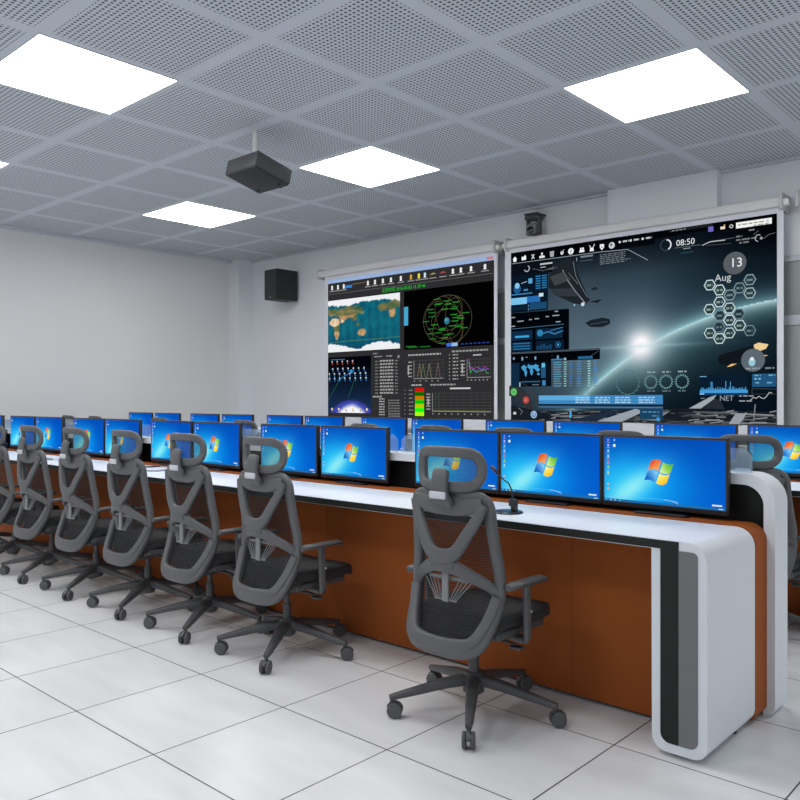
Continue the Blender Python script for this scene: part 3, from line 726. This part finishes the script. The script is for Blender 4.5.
for k, u in enumerate((.605, .625, .66, .71)): c.line([(u-.02, .262), (u-.006, .36), (u+.005, .275), (u+.012, .262)], .004, ((170, 150, 120), (120, 150, 110), (170, 160, 130), (150, 120, 110))[k], 3)
for col, s_ in (((60, 190, 90), 1), ((90, 90, 220), 2), ((190, 60, 160), 3)):
    random.seed(s_); c.line([(.872, .35+.01*s_)]+[(.88+.0105*k, .275+.02*s_*.5+random.uniform(0, .03)) for k in range(10)], .006, col, 3)
dash(.55, .215, .06, (170, 170, 170), .01); dash(.66, .215, .14, (150, 150, 150), .01); c.rect(.77, .19, .88, .2, (200, 200, 200), 2)
c.line([(.675, .055), (.985, .053)], .005, (120, 120, 40), 3)
for u in (.69, .71): c.line([(u, .05), (u, .17)], .005, (30, 100, 30), 3)
c.done('image', t)
t = thing('screen_housing', 'pale roller screen housing just entering at the right picture edge', 'screen housing', (-2.10, 7.55, 3.015))
b = BM(); box(b, 0, 1.9, -.045, .055, 0, .09, .012, 3); obj('roller_housing', b, M['housing'], t)
for xx in (-.01, 1.9):
    b = BM(); box(b, xx-.015, xx+.015, -.06, .18, -.025, .12, .004); obj('end_bracket', b, M['socket'], t)

# --- right screen: space desktop
t, W, H = screen(-5.155, -2.292, 'pulled-down screen with dark space desktop and glowing planet rim, right of the two', -5.20, -2.245, (.085, .055))
c = Canvas(W, H)
def circ(p, q, r):
    ax, ay = p; bx, by = q; cx, cy = r; d = 2*(ax*(by-cy)+bx*(cy-ay)+cx*(ay-by))
    ux = ((ax*ax+ay*ay)*(by-cy)+(bx*bx+by*by)*(cy-ay)+(cx*cx+cy*cy)*(ay-by))/d
    uy = ((ax*ax+ay*ay)*(cx-bx)+(bx*bx+by*by)*(ax-cx)+(cx*cx+cy*cy)*(bx-ax))/d
    return ux, uy, math.hypot(ax-ux, ay-uy)
pcx, pcy, pr = circ((.329*W, .154*H), (.591*W, .422*H), (1.0*W, .596*H))
def space(u, v):
    x, y = u*W, v*H; n = noise.noise(Vector((u*4, v*3, 5)))*.5+.5
    d = math.hypot(x-pcx, y-pcy)-pr; ds = math.hypot((x-.548*W), y-.412*H)
    if d > 0:
        base = mix((12, 24, 34), (100, 120, 134), math.exp(-((u-.38)/.36)**2)*math.exp(-((v-.40)/.46)**2)*(.75+.5*n))
        base = mix(base, (26, 48, 60), .5*math.exp(-d/.5)*(u > .1))
        base = mix(base, (0, 2, 6), max(0, (v-.8)/.3)+max(0, (u-.75)/.35)*max(0, (v-.55)/.4)*.9)
        g = .95*math.exp(-d/.085)*(.5+.5*math.exp(-(ds/1.1)**2)); base = mix(base, (150, 205, 215), g)
    else:
        base = mix((5, 17, 26), (95, 135, 142), math.exp(d/.34)*math.exp(-(ds/1.1)**2))
        base = mix(base, (60, 95, 105), .85*math.exp(d/.16)); base = mix(base, (190, 225, 228), 1.0*math.exp(d/.055))
        base = mix(base, (2, 12, 24), max(0, (.25-v)*3.0)*.5)
    base = mix(base, (190, 205, 212), .85*math.exp(-(ds/.26)**2)); base = mix(base, (255, 250, 252), 1.25*math.exp(-(ds/.115)**2))
    base = mix(base, (180, 215, 222), .55*math.exp(-abs(y-.405*H)/.02)*math.exp(-(ds/.55)**2))
    return base
c.grad(0, 0, 1, 1, space, 300, 200)
WHT = (238, 240, 242)
c.poly([(0, .935), (.60, .935), (.60, 1), (0, 1)], (4, 8, 14), 1); c.poly([(.0, 1), (1, 1), (1, .975), (.7, .965), (.0, .93)], (3, 5, 9), 1)
# icon row
I = [.019, .061, .103, .144, .188, .232, .27, .316, .357, .398, .437]
s_ = .030
def P_(u, pts, col=WHT, z=3): c.poly([(u+a*s_/W*1.0, .960+b_*s_/H) for a, b_ in pts], col, z)
P_(I[0], [(-1, 0), (1, 0), (0, 1)]); P_(I[0], [(-.7, -1), (.7, -1), (.7, .1), (-.7, .1)])
P_(I[1], [(-1, -.8), (1, -.8), (1, .5), (-1, .5)]); P_(I[1], [(.2, .5), (.9, .5), (.9, .9), (.2, .9)])
c.line([(I[2]-.006, .948), (I[2]+.006, .974)], .008, WHT, 3); c.line([(I[2]+.006, .948), (I[2]-.006, .974)], .008, WHT, 3)
for a, b_ in ((-.8, -.6), (.8, -.6), (0, -.6), (0, .6)): P_(I[3], [(a-.35, b_-.35), (a+.35, b_-.35), (a+.35, b_+.4), (a-.35, b_+.4)])
c.line([(I[3]-.006, .958), (I[3]+.006, .958)], .005, WHT, 3)
P_(I[4], [(-.7, -1), (.7, -1), (.8, .6), (-.8, .6)], (190, 195, 200)); P_(I[4], [(-.9, .75), (.9, .75), (.9, 1), (-.9, 1)], (190, 195, 200))
for k in (-.35, 0, .35): P_(I[4], [(k-.06, -.8), (k+.06, -.8), (k+.06, .5), (k-.06, .5)], (20, 24, 30), 4)
c.ring(I[5], .958, .015, .008, WHT, 3); c.line([(I[5]-.005, .958), (I[5]+.005, .958)], .005, WHT, 3); c.line([(I[5]-.004, .95), (I[5]+.009, .976)], .004, WHT, 3)
c.disc(I[6], .960, .034, WHT, 3); c.ring(I[6], .963, .010, .005, (20, 24, 30), 4); c.line([(I[6], .955), (I[6], .945)], .005, (20, 24, 30), 4)
c.disc(I[7]-.004, .966, .011, WHT, 3); c.disc(I[7]+.005, .966, .011, WHT, 3); P_(I[7], [(-1.1, -.9), (1.1, -.9), (.8, 0), (-.8, 0)])
P_(I[8], [(-.8, -1), (.8, -1), (.6, .2), (-.6, .2)]); c.line([(I[8]-.004, .962), (I[8]-.010, .978)], .007, WHT, 3); c.line([(I[8]+.004, .962), (I[8]+.011, .980)], .007, WHT, 3)
P_(I[9], [(0, -1.2), (.8, -.2), (.8, .9), (-.8, .9), (-.8, -.2)]); P_(I[9], [(0, -.6), (.35, -.1), (-.35, .3)], (40, 50, 60), 4)
c.disc(I[10], .960, .034, (200, 205, 208), 3); c.disc(I[10]-.002, .964, .012, (60, 70, 80), 4)
random.seed(5)
for u in (.48, .522, .567): c.disc(u-.012, .972, .013, (215, 220, 225), 3, 8); dash(u, .968, .022, (190, 195, 200), .009, 3)
c.line([(0, .935), (.39, .933), (.499, .926), (.574, .856)], .006, (150, 160, 168), 3)
for k in range(6): dash(.39, .914-.010*k, .10 if k != 4 else .12, (120, 128, 136), .004, 3)
c.rect(.31, .915, .362, .925, (120, 130, 140), 3); c.rect(.31, .895, .36, .899, (80, 90, 100), 3); c.rect(.293, .90, .296, .92, (140, 150, 160), 3)
# top right bits
c.rect(.65, .985, .80, .997, (30, 32, 36), 2); dash(.66, .988, .05, (150, 150, 150), .004, 3)
c.rect(.785, .958, .802, .983, (110, 105, 190), 3); c.rect(.825, .962, .84, .975, (235, 225, 200), 3); c.disc(.838, .98, .007, (235, 190, 110), 4); c.ring(.86, .970, .014, .007, (220, 220, 220), 3)
c.rect(.875, .955, .985, .984, (242, 242, 236), 3); dash(.882, .968, .08, (150, 150, 150), .006, 4); c.ring(.972, .971, .008, .004, (60, 130, 190), 4)
c.ring(.64, .922, .055, .012, (44, 60, 72), 3, 28); c.ring(.64, .922, .050, .012, (225, 230, 232), 4, 16, -60, 80)
c.text('08:50', .708, .922, .060, (228, 232, 235), 4); c.line([(.67, .900), (.76, .900)], .003, (120, 140, 150), 3); c.rect(.70, .888, .725, .893, (130, 140, 150), 3); c.line([(.69, .87), (.735, .87)], .003, (60, 110, 125), 3)
c.line([(.765, .895), (.79, .908), (.84, .907)], .006, (210, 215, 218), 3); c.line([(.79, .91), (.87, .912)], .003, (120, 125, 130), 3); c.line([(.78, .892), (.86, .887)], .003, (90, 95, 100), 3)
for u, v, w_ in ((.875, .912, .02), (.875, .895, .035), (.885, .88, .03), (.91, .895, .03), (.915, .935, .02), (.93, .955, .05)): dash(u, v, w_, (120, 125, 130), .007, 3)
c.ring(.945, .895, .03, .006, (190, 195, 200), 3, 14, 60, 260); c.disc(.953, .893, .012, (160, 165, 170), 3); c.line([(.93, .915), (.945, .93)], .003, (130, 130, 130), 3); c.line([(.96, .89), (.975, .905), (.995, .91)], .003, (130, 130, 130), 3)
c.disc(.871, .788, .105, (88, 93, 100), 3, 36); c.text('13', .876, .788, .085, (235, 238, 240), 5)
c.text('Aug', .833, .722, .068, (200, 208, 212), 5)
hexs = [(.79, .693, 1), (.822, .664, 1), (.855, .635, .5), (.886, .665, .4), (.918, .700, .5), (.918, .636, .7), (.822, .605, 1), (.789, .572, 1), (.854, .571, .9), (.823, .538, .35), (.884, .539, .3), (.854, .512, 1), (.82, .481, .25), (.887, .483, .9), (.854, .449, .9), (.918, .455, .3), (.79, .454, .9), (.822, .424, 1)]
for u, v, a in hexs:
    c.poly([(u+.052*math.cos(math.radians(60*k))/W, v+.052*math.sin(math.radians(60*k))/H) for k in range(6)], mix((30, 52, 62), (42, 62, 68), a), 2)
    c.line([(u+.052*math.cos(math.radians(60*k))/W, v+.052*math.sin(math.radians(60*k))/H) for k in range(6)], .009, mix((70, 95, 105), (205, 225, 228), a), 3, True)
    dash(u-.010, v-.006, .02, mix((80, 105, 112), (140, 160, 150), a), .010, 4)
# left blue panels
BL, BM_ = (20, 62, 100), (55, 140, 195)
c.rect(0, .855, .19, .93, (10, 16, 24), 1); c.ring(.075, .895, .032, .012, (170, 175, 180), 2, 16, 200, 420); c.line([(.10, .89), (.15, .87), (.20, .885)], .004, (110, 120, 130), 2)
c.rect(.135, .905, .19, .914, (190, 195, 200), 2); c.rect(.17, .872, .215, .880, (90, 95, 100), 2); c.rect(.137, .888, .16, .893, (180, 180, 180), 2)
c.rect(0, .642, .17, .86, (8, 22, 38), 1)
c.disc(.03, .80, .033, (130, 200, 235), 3, 12); c.disc(.03, .78, .05, (30, 90, 140), 2, 12); c.rect(.082, .805, .10, .835, (90, 165, 210), 3); c.rect(0, .745, .10, .752, (60, 130, 180), 2)
for k in range(6):
    for j in range(2): c.rect(.115+.028*j, .768+.014*k, .137+.028*j, .776+.014*k, (40, 115, 165), 2)
c.rect(.06, .765, .08, .775, (60, 140, 190), 2); c.line([(.05, .81), (.075, .82)], .006, (180, 210, 230), 3)
c.rect(0, .688, .075, .728, (120, 195, 235), 2); c.rect(.075, .693, .135, .730, (40, 105, 175), 2); c.rect(.13, .722, .15, .742, (200, 225, 240), 3)
c.rect(0, .655, .085, .675, (14, 34, 54), 2); c.rect(.088, .65, .165, .69, (26, 74, 112), 2); c.rect(.08, .65, .085, .68, (110, 160, 190), 2)
c.rect(0, .405, .262, .638, (2, 5, 9), 1); c.line([(0, .545), (.24, .552)], .006, (70, 110, 140), 2)
for u, v, w_ in ((.03, .585, .03), (.085, .59, .012), (.11, .592, .02), (.16, .60, .015), (.19, .602, .03), (0, .61, .02), (.205, .565, .02), (.20, .625, .015), (0, .558, .02)): c.rect(u, v, u+w_, v+.006, (150, 165, 175), 2)
c.rect(.0, .475, .10, .53, (14, 44, 72), 2); c.rect(.02, .49, .085, .502, (60, 165, 215), 3); c.rect(.115, .475, .235, .535, (12, 38, 62), 2)
c.disc(.135, .51, .04, (45, 130, 180), 3, 8); c.line([(.14, .505), (.17, .515), (.20, .50), (.235, .515)], .012, (55, 130, 180), 3); c.line([(.18, .52), (.235, .535)], .006, (70, 140, 190), 3)
c.rect(0, .41, .10, .465, (12, 36, 60), 2)
for k in range(3): c.rect(.01, .42+.016*k, .09, .427+.016*k, (40, 110, 160), 3)
c.rect(.115, .41, .24, .465, (10, 28, 46), 2); c.ring(.215, .437, .03, .005, (50, 130, 185), 3, 12); c.disc(.215, .437, .012, (80, 170, 210), 3)
for k in range(5): c.rect(.12+.014*k, .415, .13+.014*k, .435+.006*(k % 3), (24, 70, 110), 3)
c.line([(0, .40), (.39, .402)], .02, (70, 80, 90), 2); c.rect(0, .345, .39, .398, (3, 5, 8), 2)
for u in (.01, .05, .07, .11, .185, .21): c.rect(u, .355+.02*math.sin(u*60)**2, u+.008, .375, (120, 160, 190), 3)
c.rect(.185, .348, .235, .356, (60, 130, 180), 3); c.rect(.24, .348, .25, .36, (160, 190, 210), 3); c.rect(.30, .35, .36, .365, (40, 100, 140), 3); c.line([(.34, .355), (.385, .39)], .006, (60, 80, 100), 3)
c.rect(0, .2, .185, .345, (6, 16, 28), 1); c.rect(.0, .2, .04, .34, (14, 42, 66), 2); c.rect(.05, .245, .135, .335, (7, 12, 20), 2)
for a, b_, ra, rb in ((.062, .31, .012, .016), (.070, .28, .006, .02), (.095, .312, .016, .012), (.115, .315, .014, .014), (.097, .285, .007, .018), (.125, .297, .010, .010), (.128, .272, .007, .007), (.083, .325, .005, .006)):
    c.poly([(a+ra*math.cos(q)*(1+.25*math.sin(3*q)), b_+rb*math.sin(q)*(1+.2*math.cos(4*q))) for q in [k*PI/6 for k in range(12)]], (70, 155, 205), 4)
c.rect(.14, .25, .16, .33, (34, 84, 124), 3); c.rect(.143, .31, .157, .335, (100, 190, 225), 4); c.rect(.145, .205, .16, .235, (60, 130, 180), 3)
c.rect(.05, .225, .135, .232, (50, 90, 120), 3); c.rect(.10, .208, .13, .213, (110, 120, 130), 3); c.rect(.04, .20, .045, .225, (170, 200, 215), 3)
for i, (u, w_) in enumerate(((.195, .035), (.24, .012), (.263, .014), (.295, .02), (.34, .012), (.365, .014))):
    for k in range(11): c.rect(u, .198+.0135*k, u+w_*random.uniform(.8, 1), .204+.0135*k, ((90, 145, 175), (140, 190, 190), (70, 120, 175), (85, 135, 180), (150, 205, 200), (80, 135, 190))[i], 2)
# lower left badge cluster
c.ring(-.0, .05, .24, .12, (48, 50, 54), 1, 24, 0, 90); c.ring(.0, .05, .36, .02, (60, 60, 62), 1, 24, 10, 88)
c.disc(.014, .169, .045, (70, 165, 75), 4); c.ring(.014, .169, .025, .006, (170, 220, 170), 5)
c.disc(.071, .121, .040, (190, 75, 70), 4); c.text('♪', .071, .121, .03, (245, 225, 225), 5)
c.disc(.107, .036, .042, (150, 180, 215), 4); c.ring(.107, .036, .022, .007, (40, 70, 120), 5, 12, 120, 400)
c.rect(.012, .035, .025, .05, (210, 210, 210), 4); c.line([(.035, .075), (.055, .055), (.045, .035)], .006, (130, 130, 130), 4)
# bottom bar and ship deck
random.seed(9)
c.poly([(0, 0), (1, 0), (1, .064), (.887, .068), (.80, .07), (.72, .078), (.62, .074), (.55, .07), (.45, .06), (.3, .055), (.12, .06), (0, .09)], (24, 30, 38), 2)
for k in range(170):
    u = random.uniform(.12, 1); v = random.uniform(0, .062); l = random.uniform(.01, .09); g_ = random.choice([22, 34, 48, 70, 100, 130])
    if u+l > 1: l = 1-u
    sk = random.uniform(-.01, .02); c.poly([(u, v), (u+l, v+sk*.6), (u+l, v+sk*.6+.006), (u, v+.005)], (g_, g_+4, g_+9), 3)
c.poly([(.25, .0), (.42, .06), (.50, .07), (.36, .0)], (30, 44, 60), 4); c.poly([(.37, .0), (.53, .075), (.56, .06), (.47, .0)], (150, 160, 170), 4); c.poly([(.55, .02), (.62, .07), (.66, .068), (.60, .01)], (120, 128, 136), 3)
c.poly([(.72, .078), (.79, .135), (.812, .145), (.803, .125), (.76, .078)], (160, 168, 175), 4); c.poly([(.762, .078), (.806, .128), (.825, .12), (.84, .075)], (38, 44, 52), 3)
c.poly([(.85, .0), (.872, .05), (.91, .06), (.895, .02), (.88, .0)], (150, 155, 165), 4); c.line([(.93, .02), (.935, .10)], .010, (120, 125, 130), 4); c.line([(.86, .055), (.99, .048)], .014, (130, 136, 142), 4)
c.rect(.13, .098, .629, .147, (62, 134, 190), 5); c.rect(.13, .120, .35, .147, (95, 170, 220), 6); c.rect(.13, .073, .629, .090, (40, 72, 98), 5); c.rect(.13, .09, .629, .098, (8, 14, 22), 5); c.rect(.13, .079, .629, .083, (90, 130, 160), 6)
for u in (.29, .37, .45, .54):
    for k in range(3): dash(u, .105+.013*k, .06, (170, 215, 240), .006, 7)
c.rect(.545, .02, .629, .074, (24, 66, 98), 5); dash(.555, .055, .06, (90, 140, 170), .006, 6); dash(.59, .035, .025, (90, 140, 170), .006, 6); c.rect(.265, .02, .273, .06, (70, 170, 225), 5); c.disc(.612, .02, .02, (60, 150, 210), 6)
c.text('NET', .845, .128, .050, (150, 158, 165), 5); dash(.885, .137, .045, (150, 155, 160), .006, 5); dash(.885, .113, .04, (150, 155, 160), .006, 5)
random.seed(4); c.line([(.92, .12)]+[(.93+.008*k, .125+random.uniform(0, .035)) for k in range(8)], .006, (190, 195, 198), 5)
# gears
for u, r, a in ((.499, .12, .35), (.585, .058, .55), (.64, .058, .6), (.696, .058, .6)):
    col = mix((50, 80, 86), (140, 195, 200), a); c.ring(u, .215, r, .006, col, 3, 30); 
    for k in range(18): q = 2*PI*k/18; c.line([(u+r*math.cos(q)/W, .215+r*math.sin(q)/H), (u+(r+.014)*math.cos(q)/W, .215+(r+.014)*math.sin(q)/H)], .010, col, 3)
    if r < .1: dash(u-.014, .262, .03, (140, 165, 168), .008, 3); dash(u-.014, .165, .03, (110, 130, 135), .005, 3)
# ships
c.poly([(.179, .84), (.21, .90), (.266, .923), (.29, .88), (.308, .80), (.349, .675), (.329, .65), (.28, .665), (.201, .722), (.17, .78)], (30, 36, 42), 2)
c.poly([(.18, .83), (.24, .85), (.27, .80), (.20, .775)], (62, 68, 70), 3); c.poly([(.18, .76), (.28, .75), (.31, .70), (.21, .715)], (48, 55, 62), 3)
c.line([(.235, .86), (.255, .80), (.29, .73), (.33, .66)], .008, (150, 160, 168), 3); c.line([(.28, .90), (.29, .82), (.315, .75), (.34, .69)], .006, (120, 130, 138), 3); c.line([(.26, .84), (.30, .77)], .004, (130, 140, 146), 3)
c.disc(.32, .655, .022, (190, 215, 225), 4, 10); c.disc(.285, .655, .012, (140, 180, 200), 4, 8)
c.poly([(.33, .55), (.355, .565), (.40, .572), (.43, .56), (.43, .535), (.40, .52), (.35, .525)], (26, 34, 42), 3); c.line([(.35, .54), (.42, .548)], .004, (90, 100, 108), 4)
c.poly([(.352, .735), (.37, .745), (.385, .735), (.365, .725)], (30, 40, 50), 3); c.poly([(.345, .665), (.37, .67), (.40, .675), (.38, .655)], (26, 32, 40), 3)
c.poly([(.823, .343), (.87, .36), (.934, .384), (.95, .36), (.90, .32), (.86, .29), (.825, .295), (.815, .32)], (16, 22, 28), 3)
c.poly([(.93, .385), (.945, .395), (.975, .385), (.968, .365), (.945, .352), (.932, .37)], (235, 205, 150), 4); c.poly([(.845, .283), (.86, .285), (.878, .298), (.86, .297)], (235, 190, 120), 4); c.poly([(.955, .325), (.975, .333), (.96, .335)], (230, 190, 130), 4)
c.disc(.928, .312, .105, (92, 104, 112), 5, 36); c.disc(.925, .303, .030, (150, 200, 215), 6, 16, 1.3); c.disc(.925, .318, .018, (225, 230, 230), 7, 12); dash(.905, .268, .045, (140, 150, 155), .008, 6); dash(.965, .268, .028, (120, 130, 138), .008, 6)
c.rect(.757, .135, .912, .246, (10, 28, 46), 3)
random.seed(12)
c.poly([(.757, .155), (.912, .155), (.912, .17), (.757, .17)], (70, 155, 215), 4)
for k in range(40): u = .76+.0037*k; h_ = random.uniform(.004, .016)+(.03 if k in (9, 10, 22, 26) else 0); c.rect(u, .17, u+.0022, .17+h_, (80, 165, 220), 4)
c.rect(.757, .147, .912, .152, (30, 70, 110), 4); c.rect(.757, .236, .78, .24, (120, 170, 200), 4); c.rect(.757, .148, .772, .154, (150, 200, 230), 5); dash(.76, .127, .015, (120, 140, 150), .004, 4)
c.rect(.925, .183, .998, .246, (34, 84, 122), 3); dash(.932, .235, .02, (110, 170, 205), .006, 4); dash(.975, .235, .02, (110, 170, 205), .006, 4); dash(.932, .218, .02, (120, 180, 215), .008, 4); dash(.935, .20, .012, (110, 170, 205), .006, 4); dash(.97, .20, .016, (110, 170, 205), .006, 4)
c.line([(.925, .15), (.925, .175), (.998, .172)], .004, (70, 80, 90), 3); c.line([(.925, .15), (.998, .148)], .004, (60, 66, 74), 3)
c.done('image', t)
